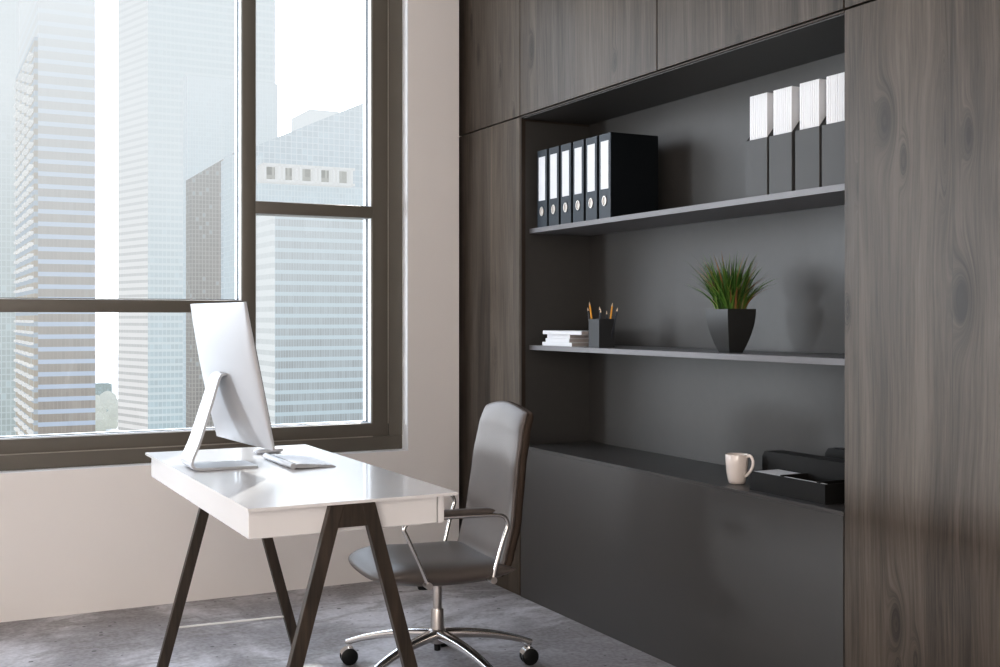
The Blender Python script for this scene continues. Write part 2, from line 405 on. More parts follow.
cabinet('overhead oak cabinet with blue-grey sheen above the black ring binders', 3.781, 4.930, ZS+.003, 3.51, [(3.781, 4.930)], M['wood_up'], 'overhead_cabinet')
cabinet('overhead oak cabinet above the plant and white-topped file holders', 2.755, 3.779, ZS+.003, 3.51, [(2.755, 3.779)], M['wood_up'], 'overhead_cabinet')
cabinet('overhead oak cabinet above the wide right-hand tall cabinet', .6, 2.753, ZS+.003, 3.51, [(.6, 2.753)], M['wood_up'], 'overhead_cabinet')
# open shelving unit
NY0, NY1, XB = 2.757, 4.928, 3.045
u = thing('shelving_unit', 'charcoal built-in open shelving unit with two shelves above a closed base', 'shelf', (2.85, 3.85, 0))
box('back_panel', (XB, XB+.02, NY0, NY1+.003, .70, ZS), M['carcass'], u, bev=0)
bm = bmesh.new(); bx(bm, XC+.026, XB, NY1-.000, NY1+.003, .735, ZS-.02); o = obj('side_panel', bm, M['carcass'], u)
bm = bmesh.new(); bx(bm, XC+.024, XB, NY0-.003, NY0, .735, ZS-.02); o = obj('side_panel', bm, M['carcass'], u)
box('top_panel', (XC+.012, XB, NY0, NY1, ZS-.010, ZS+.002), M['carcass'], u, bev=.0)
bm = bmesh.new(); bx(bm, XC+.004, XC+.012, NY0, NY1, ZS-.006, ZS); bx(bm, XC+.003, XC+.026, NY1-.006, NY1+.003, 0, ZS-.002)
obj('edge_strip', bm, M['gap'], u)
for z0, z1 in ((1.765, 1.788), (1.197, 1.220)):
    box('shelf', (2.700, XB, NY0, NY1, z0, z1), M['shelf'], u, bev=.0008, segs=1)
box('worktop', (XC+.002, XB, NY0, NY1-.006, .722, .735), M['counter'], u, bev=.0008, segs=1)
box('base_front', (XC, XC+.022, NY0, NY1-.006, .0, .722), M['counter'], u, bev=.0008, segs=1)
box('base_carcass', (XC+.024, XB, NY0, NY1-.006, .0, .72), M['gap'], u, bev=0)

# ------------------------------------------------------------------ shelf contents
ORD = ['leftmost', 'second from the left', 'third from the left', 'fourth from the left', 'fifth from the left', 'rightmost']
# ring binders
def ring_binder(y0, w, label):
    x0, x1, z0, z1 = 2.715, 2.965, 1.788, 2.160
    t = thing('ring_binder', label, 'binder', ((x0+x1)/2, y0+w/2, z0), 'black ring binders on the upper shelf')
    bm = bmesh.new(); bx(bm, x0, x0+.004, y0, y0+w, z0, z1, .0012)
    obj('spine', bm, M['binder'], t)
    bm = bmesh.new(); bx(bm, x0+.004, x1, y0, y0+.004, z0, z1); bx(bm, x0+.004, x1, y0+w-.004, y0+w, z0, z1)
    obj('cover', bm, M['binder_side'], t)
    box('paper_block', (x0+.02, x1-.012, y0+.006, y0+w-.006, z0+.006, z1-.02), M['holder_dark'], t, bev=0)
    box('spine_label', (x0-.0012, x0, y0+w*.17, y0+w*.83, 1.917, 2.127), M['paper'], t, bev=0)
    bm = bmesh.new(); c = V((x0, y0+w*.5, 1.862)); n = 24
    P = []
    for k in range(n+1):
        th = 2*math.pi*k/n; P.append(c+V((-.002, math.cos(th)*.0145, math.sin(th)*.0205+.003)))
    sweep(bm, P, .003, seg=8, up=V((1, 0, 0)), cap=False)
    r = obj('finger_ring', bm, M['ring'], t, True)
    bm = bmesh.new(); vs = [bm.verts.new(c+V((-.0008, math.cos(2*math.pi*k/24)*.0135, math.sin(2*math.pi*k/24)*.0195+.003))) for k in range(24)]
    bm.faces.new(vs); obj('finger_hole', bm, M['hole'], r)
    return t
b0 = ring_binder(4.781, .094, 'dark ring binder with white spine label, leftmost of the six binders')
for i in range(1, 6):
    dup(b0, (0, -.1118*i, 0), ('dark ring binder with white spine label, %s of six' % ORD[i]))
# magazine holders with white magazines
HN = ['leftmost', 'second from the left', 'third from the left', 'rightmost']
for i, y1 in enumerate((3.317, 3.189, 3.054, 2.925)):
    w = .118; y0 = y1-w; x0, x1, z0 = 2.715, 2.975, 1.788
    t = thing('file_holder', 'charcoal file holder full of white magazines, %s of the four' % HN[i], 'file holder', ((x0+x1)/2, (y0+y1)/2, z0), 'file holders on the upper shelf')
    box('front_panel', (x0, x0+.003, y0, y1, z0, 1.995), M['holder'], t, bev=.0008, segs=1)
    for yy in (y0, y1-.003):
        bm = bmesh.new(); prism(bm, [V((x0+.003, yy, z0)), V((x1, yy, z0)), V((x1, yy, 2.12)), V((x0+.09, yy, 2.10)), V((x0+.003, yy, 1.995))], (0, .003, 0))
        obj('side_panel', bm, M['holder'], t)
    box('back_panel', (x1, x1+.003, y0, y1, z0, 2.12), M['holder'], t, bev=0)
    box('bottom_panel', (x0+.003, x1, y0+.003, y1-.003, z0, z0+.003), M['holder'], t, bev=0)
    k = 9; pw = (w-.022)/k
    proto = None
    for j in range(k):
        ya = y1-.008-pw*(j+1)
        if proto is None:
            proto = tag(box('magazine', (x0+.012, x1-.06, ya+.0006, ya+pw-.0006, z0+.0035, 2.157), M['paper'], bev=.0012, segs=1),
                        'thin white magazine standing in the %s charcoal file holder' % HN[i], 'magazine', 'magazines in the %s file holder' % HN[i])
        else:
            dup(proto, (0, -pw*j, 0))
# books
bk = [(4.562, 4.838, 0), (4.590, 4.812, .003), (4.592, 4.805, .008), (4.470, 4.826, -.004)]
BL = ['bottom', 'second from the bottom', 'third from the bottom', 'top']
for i, (y0, y1, dx) in enumerate(bk):
    z0 = 1.220+.0182*i; x0 = 2.722+dx; x1 = 2.722+.17+dx
    t = thing('book', 'white book, %s of the small stack beside the dark pen cup' % BL[i], 'book', ((x0+x1)/2, (y0+y1)/2, z0), 'white books stacked on the middle shelf')
    bm = bmesh.new(); bx(bm, x0, x1, y0, y1, z0, z0+.0022, .0006); bx(bm, x0, x1, y0, y1, z0+.0158, z0+.018, .0006)
    bx(bm, x0, x0+.0025, y0, y1, z0+.0015, z0+.0165)
    obj('cover', bm, M['paper'], t)
    box('pages', (x0+.003, x1-.004, y0+.002, y1-.004, z0+.0022, z0+.0158), M['paper_edge'], t, bev=0)
# pen cup
def open_box(bm, x0, x1, y0, y1, z0, z1, th):
    bx(bm, x0, x0+th, y0, y1, z0, z1); bx(bm, x1-th, x1, y0, y1, z0, z1)
    bx(bm, x0+th, x1-th, y0, y0+th, z0, z1); bx(bm, x0+th, x1-th, y1-th, y1, z0, z1); bx(bm, x0+th, x1-th, y0+th, y1-th, z0, z0+th)
bm = bmesh.new(); open_box(bm, 2.722, 2.803, 4.326, 4.414, 1.220, 1.348, .004)
tag(obj('pen_cup', bm, M['cupbox']), 'square charcoal pen cup holding pencils, beside the white books', 'pen cup')
pc = [((2.745, 4.392), (2.738, 4.434, 1.425), 'y', 'yellow pencil leaning left in the dark pen cup, the tallest one'),
      ((2.775, 4.345), (2.790, 4.322, 1.420), 'y', 'yellow pencil leaning right in the dark pen cup'),
      ((2.735, 4.400), (2.733, 4.440, 1.400), 'd', 'dark pencil leaning furthest left in the pen cup'),
      ((2.770, 4.380), (2.772, 4.402, 1.404), 'd', 'dark pencil standing in the pen cup, left of the middle pair'),
      ((2.750, 4.360), (2.748, 4.354, 1.393), 'd', 'dark pencil standing upright at the middle of the pen cup'),
      ((2.790, 4.372), (2.793, 4.375, 1.385), 'd', 'short dark pencil just right of the pen cup middle'),
      ((2.785, 4.340), (2.797, 4.292, 1.398), 'd', 'dark pencil leaning furthest right in the pen cup')]
for (bxy, tip, kd, lab) in pc:
    a = V((bxy[0], bxy[1], 1.2245)); b = V(tip); d = (b-a).normalized()
    t = thing('pencil', lab, 'pencil', a, 'pencils in the pen cup')
    bm = bmesh.new(); sweep(bm, [a, b-d*.016], .0043, seg=6, up=V((1, 0, 0))); obj('shaft', bm, M['pencil_y'] if kd == 'y' else M['pencil_d'], t)
    bm = bmesh.new(); sweep(bm, [b-d*.016, b], [.0043, .0008], seg=6, up=V((1, 0, 0))); obj('tip', bm, M['pencil_t'], t)
# plant
px, py = 2.791, 3.497
t = thing('potted_plant', 'spiky green grass in a faceted charcoal square pot on the middle shelf', 'plant', (px, py, 1.220))
bm = bmesh.new(); prof = []
for k in range(13):
    s_ = k/12; prof.append((.031+.036*math.sin(s_*math.pi/2)**.9, 1.220+.166*s_))
prof += [(.061, 1.386), (.059, 1.372)]
rings = [[bm.verts.new(V((px+sx*r, py+sy*r, z))) for sx, sy in ((-1, -1), (1, -1), (1, 1), (-1, 1))] for r, z in prof]
for i in range(len(rings)-1):
    for k in range(4): bm.faces.new((rings[i][k], rings[i][(k+1) % 4], rings[i+1][(k+1) % 4], rings[i+1][k]))
bm.faces.new(rings[0][::-1]); bm.faces.new(rings[-1])
obj('pot', bm, M['pot'], t)
box('soil', (px-.058, px+.058, py-.058, py+.058, 1.365, 1.374), M['soil'], t, bev=0)
bm = bmesh.new()
for i in range(430):
    a = random.uniform(0, 2*math.pi); r = .052*math.sqrt(random.random())
    base = V((px+r*math.cos(a), py+r*math.sin(a), 1.370))
    a2 = a+random.gauss(0, .5); lean = (r/.052)*random.uniform(.25, .85)+random.uniform(0, .12)
    Lb = random.uniform(.12, .255)*(1-.16*lean); 
    if random.random() < .08: Lb *= 1.12
    d = V((math.cos(a2), math.sin(a2), 0)); wd = V((-d.y, d.x, 0)); tw = random.uniform(-.9, .9); wd = (wd*math.cos(tw)+d*math.sin(tw))
    w = random.uniform(.0028, .0052); n = 5; prev = None
    for k in range(n+1):
        s_ = k/n; th = lean*(.35+.9*s_); p = base+d*(Lb*s_*math.sin(th)*.95)+V((0, 0, Lb*s_*math.cos(th*.9)))
        ww = w*(1-s_**1.6)*(.6+.7*min(1, s_*3)*.6)
        if k < n: cur = [bm.verts.new(p-wd*ww), bm.verts.new(p+wd*ww)]
        else: cur = [bm.verts.new(p)]
        if prev:
            if len(cur) == 2: bm.faces.new((prev[0], prev[1], cur[1], cur[0]))
            else: bm.faces.new((prev[0], prev[1], cur[0]))
        prev = cur
o = obj('foliage', bm, M['grass'], t); o['kind'] = 'stuff'
# mug
mx, my = 2.752, 3.412
t = thing('mug', 'cream ceramic mug standing on the charcoal worktop', 'mug', (mx, my, .735))
bm = bmesh.new()
lathe(bm, [(.026, .735), (.030, .737), (.034, .750), (.039, .780), (.0425, .815), (.0435, .843), (.0425, .845), (.0405, .842), (.0395, .815), (.036, .780), (.031, .752), (.022, .745), (.001, .744)], (mx, my, 0), 40)
obj('cup_body', bm, M['mug'], t, 'all')
bm = bmesh.new(); hd = V((.30, -.95, 0)).normalized()
P = catmull([V((mx, my, .836))+hd*.040, V((mx, my, .842))+hd*.058, V((mx, my, .822))+hd*.070, V((mx, my, .795))+hd*.064, V((mx, my, .772))+hd*.046, V((mx, my, .765))+hd*.034], 6)
sweep(bm, P, .0062, .0042, seg=10, up=V((.9, .3, 0))); obj('handle', bm, M['mug'], t, 'all')
# desk organiser: three stepped black compartments
t = thing('desk_organiser', 'black stepped desk organiser lying at the right end of the worktop', 'organiser', (2.83, 3.05, .735))
def chamf(x0, x1, y0, y1, z0, z1, ch, chz):
    bm = bmesh.new(); prism(bm, [V((x0, y0, z0)), V((x0, y1, z0)), V((x0, y1, z1-chz)), V((x0, y1-ch, z1)), V((x0, y0, z1))], (x1-x0, 0, 0)); return bm
obj('front_compartment', chamf(2.692, 2.700, 2.884, 3.264, .735, .802, .012, .014), M['tray'], t)
bm = bmesh.new(); bx(bm, 2.700, 2.815, 2.884, 2.888, .735, .802); bx(bm, 2.700, 2.815, 3.258, 3.262, .735, .788); bx(bm, 2.700, 2.815, 2.888, 3.258, .735, .740)
for yy in (2.918, 3.098): bx(bm, 2.698, 2.815, yy, yy+.012, .74, .806)
obj('compartment_walls', bm, M['tray'], t)
obj('middle_compartment', chamf(2.820, 2.900, 2.80, 3.350, .735, .860, .014, .020), M['tray'], t)
obj('rear_compartment', chamf(2.985, 3.035, 2.78, 3.198, .735, .878, .016, .020), M['tray'], t)
for (a, b, lab) in ((3.110, 3.254, 'white card in the left slot of the black desk organiser'), (2.930, 3.098, 'white card in the middle slot of the black desk organiser'), (2.889, 2.918, 'white card in the right slot of the black desk organiser')):
    o = box('card', (2.702, 2.812 if a > 3.1 else 2.709, a+.001, b-.001, .740, .8025), M['paper'], bev=.0005, segs=1); tag(o, lab, 'card', 'cards in the desk organiser')

# ------------------------------------------------------------------ desk and what stands on it
XF[0] = lambda v: CAM+(v-CAM)*.84375
ZD = .75
t = thing('desk', 'white lacquered desk with dark wooden A-shaped trestle legs', 'desk', (1.32, 4.43, -.25))
bm = bmesh.new(); prism(bm, [V((.955, 3.586, ZD)), V((1.691, 3.600, ZD)), V((1.690, 5.305, ZD)), V((.948, 5.305, ZD))], (0, 0, -.010))
obj('desktop', bm, M['desk'], t)
bm = bmesh.new(); bx(bm, .966, 1.622, 3.622, 5.262, .646, .740, .002); 
obj('drawer_box', bm, M['desk'], t)
box('drawer', (1.627, 1.650, 3.624, 5.260, .646, .736), M['desk'], t, bev=.0015)
FZ = -.25
for (ya, yb, cx) in ((3.590, 3.6215, 1.306), (5.2625, 5.294, 1.329)):
    for sg in (-1, 1):
        top = .078; hb = top+.270*(ZD-.010-FZ); wd = .047
        P = [V((cx+sg*top, ya, ZD-.0105)), V((cx+sg*(top-wd), ya, ZD-.0105)), V((cx+sg*(hb-wd), ya, FZ)), V((cx+sg*hb, ya, FZ))]
        bm = bmesh.new(); prism(bm, P, (0, yb-ya, 0)); bmesh.ops.bevel(bm, geom=bm.edges[:], offset=.0015, segments=1, affect='EDGES')
        obj('leg', bm, M['leg'], t)
    bm = bmesh.new(); prism(bm, [V((cx-.032, ya+.003, ZD-.0105)), V((cx+.032, ya+.003, ZD-.0105)), V((cx+.054, ya+.003, .664)), V((cx-.054, ya+.003, .664))], (0, yb-ya-.006, 0))
    obj('crossbar', bm, M['leg'], t)
bm = bmesh.new(); sweep(bm, [V((1.329-.287, 5.278, -.042)), V((1.329+.280, 5.278, -.052))], .0045, seg=8); obj('tie_rod', bm, M['rod'], t, True)

# computer display: seen from behind
cy = 4.70; hw = .332; ys = 4.650; z0, z1 = .838, 1.413; xb, xt = 1.237, 1.123
def mon(u, w, off=0.0):     # u along Y (-1 near camera, +1 far), w up
    s_ = (w+1)/2; x = xb+(xt-xb)*s_-.030*u
    return V((x, cy+hw*u, z0+(z1-z0)*s_))
mn = V((1, .085, .197)).normalized()
t = thing('computer_display', 'white all-in-one computer display seen from behind, on an aluminium stand', 'computer', (1.10, cy, ZD))
nx_, ny_ = 36, 30; bm = bmesh.new(); G = []
for i in range(nx_+1):
    row = []
    for j in range(ny_+1):
        u_ = -math.cos(math.pi*i/nx_); w_ = -math.cos(math.pi*j/ny_)
        e = max(0, (1-u_*u_))*max(0, (1-w_*w_)); bul = .006+.048*e**.55 if e > 0 else .006
        row.append(bm.verts.new(mon(u_, w_)-mn*bul))
    G.append(row)
for i in range(nx_):
    for j in range(ny_): bm.faces.new((G[i][j], G[i][j+1], G[i+1][j+1], G[i+1][j]))
F_ = [[bm.verts.new(mon(a, b)+mn*.004) for b in (-1, 1)] for a in (-1, 1)]
# rim joining the back shell to the front plane
rimb = [G[i][0] for i in range(nx_+1)]; bm.faces.new(rimb+[F_[1][0], F_[0][0]])
rimb = [G[i][ny_] for i in range(nx_+1)]; bm.faces.new(rimb[::-1]+[F_[0][1], F_[1][1]])
rimb = [G[0][j] for j in range(ny_+1)]; bm.faces.new(rimb[::-1]+[F_[0][0], F_[0][1]])
rimb = [G[nx_][j] for j in range(ny_+1)]; bm.faces.new(rimb+[F_[1][1], F_[1][0]])
bm.faces.new((F_[0][0], F_[1][0], F_[1][1], F_[0][1]))
obj('housing', bm, M['alu'], t, 35)
bm = bmesh.new(); q4 = [mon(a, b)+mn*.0045 for a, b in ((-1, -.72), (1, -.72), (1, 1), (-1, 1))]; prism(bm, q4, mn*.0015); obj('screen', bm, M['screen'], t)
# stand: bent strip, foot flat on the desk then up to the back
bm = bmesh.new()
prof = catmull([V((1.252, 0, ZD+.005)), V((1.12, 0, ZD+.006)), V((1.02, 0, ZD+.0075)), V((.998, 0, ZD+.016)), V((.994, 0, ZD+.040)), V((1.025, 0, .865)), V((1.075, 0, 1.02)), V((1.102, 0, 1.105)), V((1.118, 0, 1.126)), V((1.140, 0, 1.126))], 8)
n = len(prof); rg = []
for i, p in enumerate(prof):
    s_ = i/(n-1); tan = (prof[min(i+1, n-1)]-prof[max(i-1, 0)]).normalized(); nn = V((-tan.z, 0, tan.x))
    hwid = .100-.036*max(0, (s_-.4)/.6); th = .0048
    rg.append([bm.verts.new(V((p.x, ys+sy*hwid, p.z))+nn*sz*th) for sy, sz in ((-1, -1), (1, -1), (1, 1), (-1, 1))])
for i in range(n-1):
    for k in range(4): bm.faces.new((rg[i][k], rg[i][(k+1) % 4], rg[i+1][(k+1) % 4], rg[i+1][k]))
bm.faces.new(rg[0][::-1]); bm.faces.new(rg[-1])
obj('stand', bm, M['alu'], t, 40)
bm = bmesh.new(); bx(bm, 1.115, 1.142, ys-.03, ys+.05, 1.118, 1.135, .003); obj('hinge', bm, M['alu'], t)
# keyboard
t = thing('keyboard', 'slim white aluminium computer keyboard on the white desk', 'keyboard', (1.44, 4.635, ZD))
kx0, kx1, ky0, ky1 = 1.352, 1.540, 4.440, 4.838
bm = bmesh.new(); prism(bm, [V((kx0+.008, ky0, ZD+.020)), V((kx1, ky0, ZD+.0045)), V((kx1, ky0, ZD+.001)), V((kx0+.03, ky0, ZD+.004)), V((kx0+.008, ky0, ZD+.012))], (0, ky1-ky0, 0)); obj('base', bm, M['alu'], t)
bm = bmesh.new(); sweep(bm, [V((kx0+.012, ky0-.001, ZD+.0125)), V((kx0+.012, ky1+.001, ZD+.0125))], .0120, seg=20); obj('battery_bar', bm, M['alu'], t, 40)
bm = bmesh.new()
rows = 6; sl = (ZD+.0045-(ZD+.020))/(kx1-kx0-.008)
for r in range(rows):
    xa = kx0+.032+r*.0250; nk = 14 if r < 5 else 8
    for k in range(nk):
        wk = (ky1-ky0-.016)/nk; ya = ky0+.008+k*wk
        zz = ZD+.020+sl*(xa+.011-kx0-.008)
        bx(bm, xa, xa+.021, ya+.002, ya+wk-.002, zz-.001, zz+.0030)
o = obj('keys', bm, M['key'], t)
bm = bmesh.new(); prism(bm, [V((kx0+.030, ky0+.007, ZD+.020+sl*.022-.0004)), V((kx1-.004, ky0+.007, ZD+.020+sl*(kx1-.004-kx0-.008)-.0004)), V((kx1-.004, ky0+.007, ZD+.020+sl*(kx1-.004-kx0-.008)+.0008)), V((kx0+.030, ky0+.007, ZD+.020+sl*.022+.0008))], (0, ky1-ky0-.014, 0))
obj('key_plate', bm, M['keyplate'], t)
# mouse
bm = bmesh.new(); mc = V((1.432, 5.035, ZD))
slab(bm, lambda u, w: mc+V((.066*u*math.sqrt(1-.5*w*w), .044*w*math.sqrt(1-.5*u*u), .0125)), lambda u, w: V((0, 0, 1)), lambda u, w: .012*max(0, (1-u**4)*(1-w**4))**.5+.0005, 16, 16)
tag(obj('computer_mouse', bm, M['key'], None, 'all'), 'low white computer mouse beyond the keyboard on the desk', 'mouse')
XF[0] = lambda v: v

# ------------------------------------------------------------------ office chair
ang = math.radians(5); CC = V((1.795, 4.005, 0)); DA = V((math.cos(ang), -math.sin(ang), 0)); DB = V((-math.sin(ang), -math.cos(ang), 0))
def ch(a, b, z): return CC+DA*a+DB*b+V((0, 0, z))
t = thing('office_chair', 'grey leather office chair with chrome arms and five-star castor base beside the desk', 'chair', CC)
def lerp(x, xs, ys):
    if x <= xs[0]: return ys[0]
    for i in range(len(xs)-1):
        if x <= xs[i+1]:
            f_ = (x-xs[i])/(xs[i+1]-xs[i]); f_ = f_*f_*(3-2*f_)*.35+f_*.65; return ys[i]+(ys[i+1]-ys[i])*f_
    return ys[-1]
# seat
def seat_mid(u, w):
    s_ = (u+1)/2; a = -.312+(.527)*s_
    hwid = .262-.028*max(0, (.3-s_)/.3)**2; round_ = 1-.10*(abs(w)**3)
    z = .424-.012*math.sin(s_*math.pi)-.004+(.012*(1-s_)) + .010*w*w
    if s_ < .25: z -= .014*((.25-s_)/.25)**2
    a = a if s_ > .5 else (.5*.527-.312)+(a-(.5*.527-.312))*(1-.13*w**4)
    return ch(a, hwid*w, z)
def seat_half(u, w):
    s_ = (u+1)/2; base = .037+.009*min(1, s_/.35)**.8
    return base*max(0, (1-abs(u)**4)*(1-abs(w)**5))**.5
bm = bmesh.new(); slab(bm, seat_mid, lambda u, w: V((-.02*0, 0, 1)), seat_half, 36, 30)
obj('seat', bm, M['leather'], t, 'all')
# backrest
def back_mid(u, w):
    s_ = (w+1)/2; zt = .998+.030*(1-abs(u)**1.7)*(1 if s_ > .5 else s_*2); z = .405+(zt-.405)*s_
    zf = .405+(1.0-.405)*s_
    a = lerp(zf, [.40, .46, .60, .80, .92, 1.0], [.165, .198, .232, .255, .277, .300])
    hwid = lerp(zf, [.40, .55, .80, 1.0], [.240, .240, .226, .208])
    a += .012*(1-u*u)*math.sin(math.pi*s_)
    return ch(a-.018, hwid*u, z)
def back_half(u, w): return .020*max(0, (1-abs(u)**8)*(1-abs(w)**14))**.5
nb = DA*1.0+V((0, 0, -.14))
bm = bmesh.new(); slab(bm, back_mid, lambda u, w: nb, back_half, 26, 44)
obj('backrest', bm, M['leather'], t, 'all')
bm = bmesh.new()
slab(bm, lambda u, w: back_mid(u, w)+nb.normalized()*.020+DB*(.004*u), lambda u, w: nb, lambda u, w: .022*max(0, (1-abs(u)**14)*(1-abs(w)**20))**.5, 26, 40)
obj('backrest_shell', bm, M['piping'], t, 'all')
# arms
for sg in (1, -1):
    B = .272*sg
    loop = [(-.128, .404), (-.165, .485), (-.212, .585), (-.222, .606), (-.212, .628), (-.180, .640), (-.08, .642), (.04, .642), (.12, .640), (.158, .630), (.172, .600), (.158, .555), (.136, .475), (.118, .404)]
    P = catmull([ch(a, B+sg*.012*math.sin(math.pi*min(1, max(0, (z-.40)/.25))/2), z) for a, z in loop], 6)
    bm = bmesh.new(); sweep(bm, P, .0078, seg=12, up=DB); ar = obj('armrest_frame', bm, M['chrome'], t, 'all')
    bm = bmesh.new()
    slab(bm, lambda u, w: ch(-.012+.128*u, B+sg*.012+.021*w, .657), lambda u, w: V((0, 0, 1)), lambda u, w: .0115*max(0, (1-abs(u)**8)*(1-abs(w)**4))**.5, 20, 10)
    obj('arm_pad', bm, M['leather'], ar, 'all')
    for a in (-.128, .118):
        bm = bmesh.new(); c0 = ch(a, B-sg*.028, .402); c1 = ch(a, B+sg*.014, .402)
        sweep(bm, [c0, c1], .0125, seg=14)
        obj('arm_bolt', bm, M['brushed'], ar, 50)
# mechanism, column, base
bm = bmesh.new(); bx(bm, 0, .16, -.08, .08, .372, .395, .004)
for v in bm.verts: v.co = ch(v.co.x-.08, v.co.y, v.co.z)
obj('tilt_mechanism', bm, M['black'], t)
bm = bmesh.new(); sweep(bm, [ch(-.10, .10, .385), ch(-.12, .20, .381)], .022, .011, seg=10, power=4); obj('lever', bm, M['black'], t, 40)
bm = bmesh.new(); lathe(bm, [(.0165, .24), (.0165, .375)], CC, 28); obj('gas_lift', bm, M['brushed'], t, 50)
bm = bmesh.new(); lathe(bm, [(.026, .155), (.0255, .18), (.0235, .243), (.0225, .2475), (.018, .2480)], CC, 28); obj('column_sleeve', bm, M['brushed'], t, 40)
bm = bmesh.new(); lathe(bm, [(.030, .118), (.038, .130), (.040, .160), (.030, .170), (.02, .171)], CC, 28); bs = obj('base_hub', bm, M['brushed'], t, 40)
bm = bmesh.new(); lathe(bm, [(.006, .085), (.012, .088), (.013, .119)], CC, 16); obj('hub_pin', bm, M['black'], t, 40)
for k in range(5):
    a = math.radians(90-27.26+72*k); d = V((math.cos(a), math.sin(a), 0)); sd = V((-d.y, d.x, 0))
    R_ = .374
    P = catmull([CC+d*.022+V((0, 0, .150)), CC+d*.10+V((0, 0, .146)), CC+d*.20+V((0, 0, .134)), CC+d*.30+V((0, 0, .112)), CC+d*.378+V((0, 0, .087))], 6)
    n = len(P); rw = [.024-.010*i/(n-1) for i in range(n)]; rh = [.0195-.0085*i/(n-1) for i in range(n)]
    bm = bmesh.new(); sweep(bm, P, rw, rh, seg=16, power=3.2); lg = obj('leg', bm, M['chrome'], t, 35)
    # castor: stem, hood, two wheels
    c = CC+d*(R_-.004); sw = math.radians(-27.26+18+[0, 0, 25, -20, 0][k]); fx = V((math.cos(sw), math.sin(sw), 0)); ax = V((-math.sin(sw), math.cos(sw), 0))
    bm = bmesh.new(); lathe(bm, [(.0075, .055), (.0075, .088)], V((c.x, c.y, 0)), 14); wc = c+fx*.0+V((0, 0, .033))
    for sgn in (0,):
        m_ = 14; R1 = .0345; rr = []
        for i in range(m_+1):
            th = math.radians(20+ (170-20)*i/m_)
            rr.append([bm.verts.new(wc+fx*(-R1*math.cos(th))*1.0+V((0, 0, R1*math.sin(th)))+ax*s_*.020) for s_ in (-1, 1)]+[bm.verts.new(wc+fx*(-(R1-.004)*math.cos(th))+V((0, 0, (R1-.004)*math.sin(th)))+ax*s_*.020) for s_ in (1, -1)])
        for i in range(m_):
            for q in range(4): bm.faces.new((rr[i][q], rr[i][(q+1) % 4], rr[i+1][(q+1) % 4], rr[i+1][q]))
        bm.faces.new(rr[0][::-1]); bm.faces.new(rr[-1])
    sweep(bm, [wc-ax*.006, wc+ax*.006], .030, seg=20)
    obj('castor_hood', bm, M['chrome'], lg, 40)
    for s_ in (-1, 1):
        bm = bmesh.new(); o1 = wc+ax*s_*.008; o2 = wc+ax*s_*.024
        sweep(bm, [o1, o1+(o2-o1)*.15, o1+(o2-o1)*.85, o2], [.028, .0325, .0325, .028], seg=28); obj('castor_wheel', bm, M['black'], lg, 40)

# ------------------------------------------------------------------ city outside (plan metres, far away)
K = 3.0   # plan metres to real distance
def tower(label, x0, y0, x1, y1, zt, mat, name='office_tower', roof=None, zb=-75, extra=None):
    bm = bmesh.new()
    X0, Y0, X1, Y1 = x0*K, y0*K, x1*K, y1*K; Z = (zt-1.35)*K+1.35; ZB = zb
    if roof is None: bx(bm, X0, X1, Y0, Y1, ZB, Z)
    else:
        Zr = (roof-1.35)*K+1.35
        prism(bm, [V((X0, Y0, ZB)), V((X1, Y0, ZB)), V((X1, Y0, Zr)), V((X0, Y0, Z))], (0, Y1-Y0, 0))
    t = thing(name, label, 'building', ((X0+X1)/2, (Y0+Y1)/2, ZB))
    obj('facade', bm, mat, t); 
    if extra: extra(t, X0, Y0, X1, Y1, Z)
    return t
W_ = (.96, .97, .98)
fA = facade('tower_banded', (.60, .56, .52), (.76, .83, .93), (.66, .62, .58), 1.90, .55, .36, lf=.14, cell=.28, zlo=-30, zhi=52, hz0=.0, hz1=.97)
fA2 = facade('tower_balcony', (.66, .60, .52), (.66, .73, .80), (.85, .83, .78), 1.66, 2.0, .45, lf=.25, cell=.3, zlo=-40, zhi=70, hz0=.05, hz1=.85)
fP = facade('pale_glass', (.62, .68, .68), (.74, .79, .80), (.82, .87, .88), 1.3, .9, .2, lf=.12, cell=.35, zlo=-40, zhi=50, hz0=.08, hz1=.92)
fC = facade('white_banded', (.74, .73, .72), (.99, .97, .96), (.95, .93, .92), 1.95, 1.6, .60, lf=.05, cell=.12, zlo=-60, zhi=60, hz0=.15, hz1=.85)
fC2 = facade('cyan_banded', (.60, .72, .76), (.82, .88, .90), (.80, .87, .90), 1.95, 1.1, .35, lf=.14, cell=.3, zlo=-60, zhi=40, hz0=.15, hz1=.85)
fD = facade('cyan_grid', (.64, .76, .82), (.78, .86, .90), (.84, .90, .93), 1.0, .6, .18, lf=.15, cell=.3, zlo=-60, zhi=60, hz0=.2, hz1=.9)
fE = facade('dark_grid', (.50, .48, .46), (.66, .65, .63), (.70, .68, .66), .95, .75, .2, lf=.2, cell=.32, zlo=-40, zhi=50, hz0=.12, hz1=.55)
fG = facade('slant_grid', (.68, .76, .81), (.86, .89, .92), (.86, .89, .92), 1.3, 1.2, .16, lf=.14, cell=.4, zlo=-20, zhi=60, hz0=.1, hz1=.85)
fH = facade('near_banded', (.52, .56, .58), (.74, .83, .87), (.66, .72, .75), 1.3, .32, .36, lf=.22, cell=.6, zlo=-30, zhi=20, hz0=.04, hz1=.75)
fH2 = facade('near_white', (.80, .82, .82), (.97, .98, .98), (.92, .94, .94), 1.3, .6, .55, lf=.1, cell=.2, zlo=-30, zhi=18, hz0=.15, hz1=.8)
fW = facade('white_stone', (.99, .98, .96), (.99, .98, .96), (.99, .98, .96), 6, 6, .1, lf=.02, cell=.03, hz0=.1, hz1=.9)
fR = facade('recess', (.72, .72, .70), (.78, .78, .76), (.80, .80, .78), 2, 1.4, .3, lf=.3, cell=.6, hz0=.1, hz1=.3)
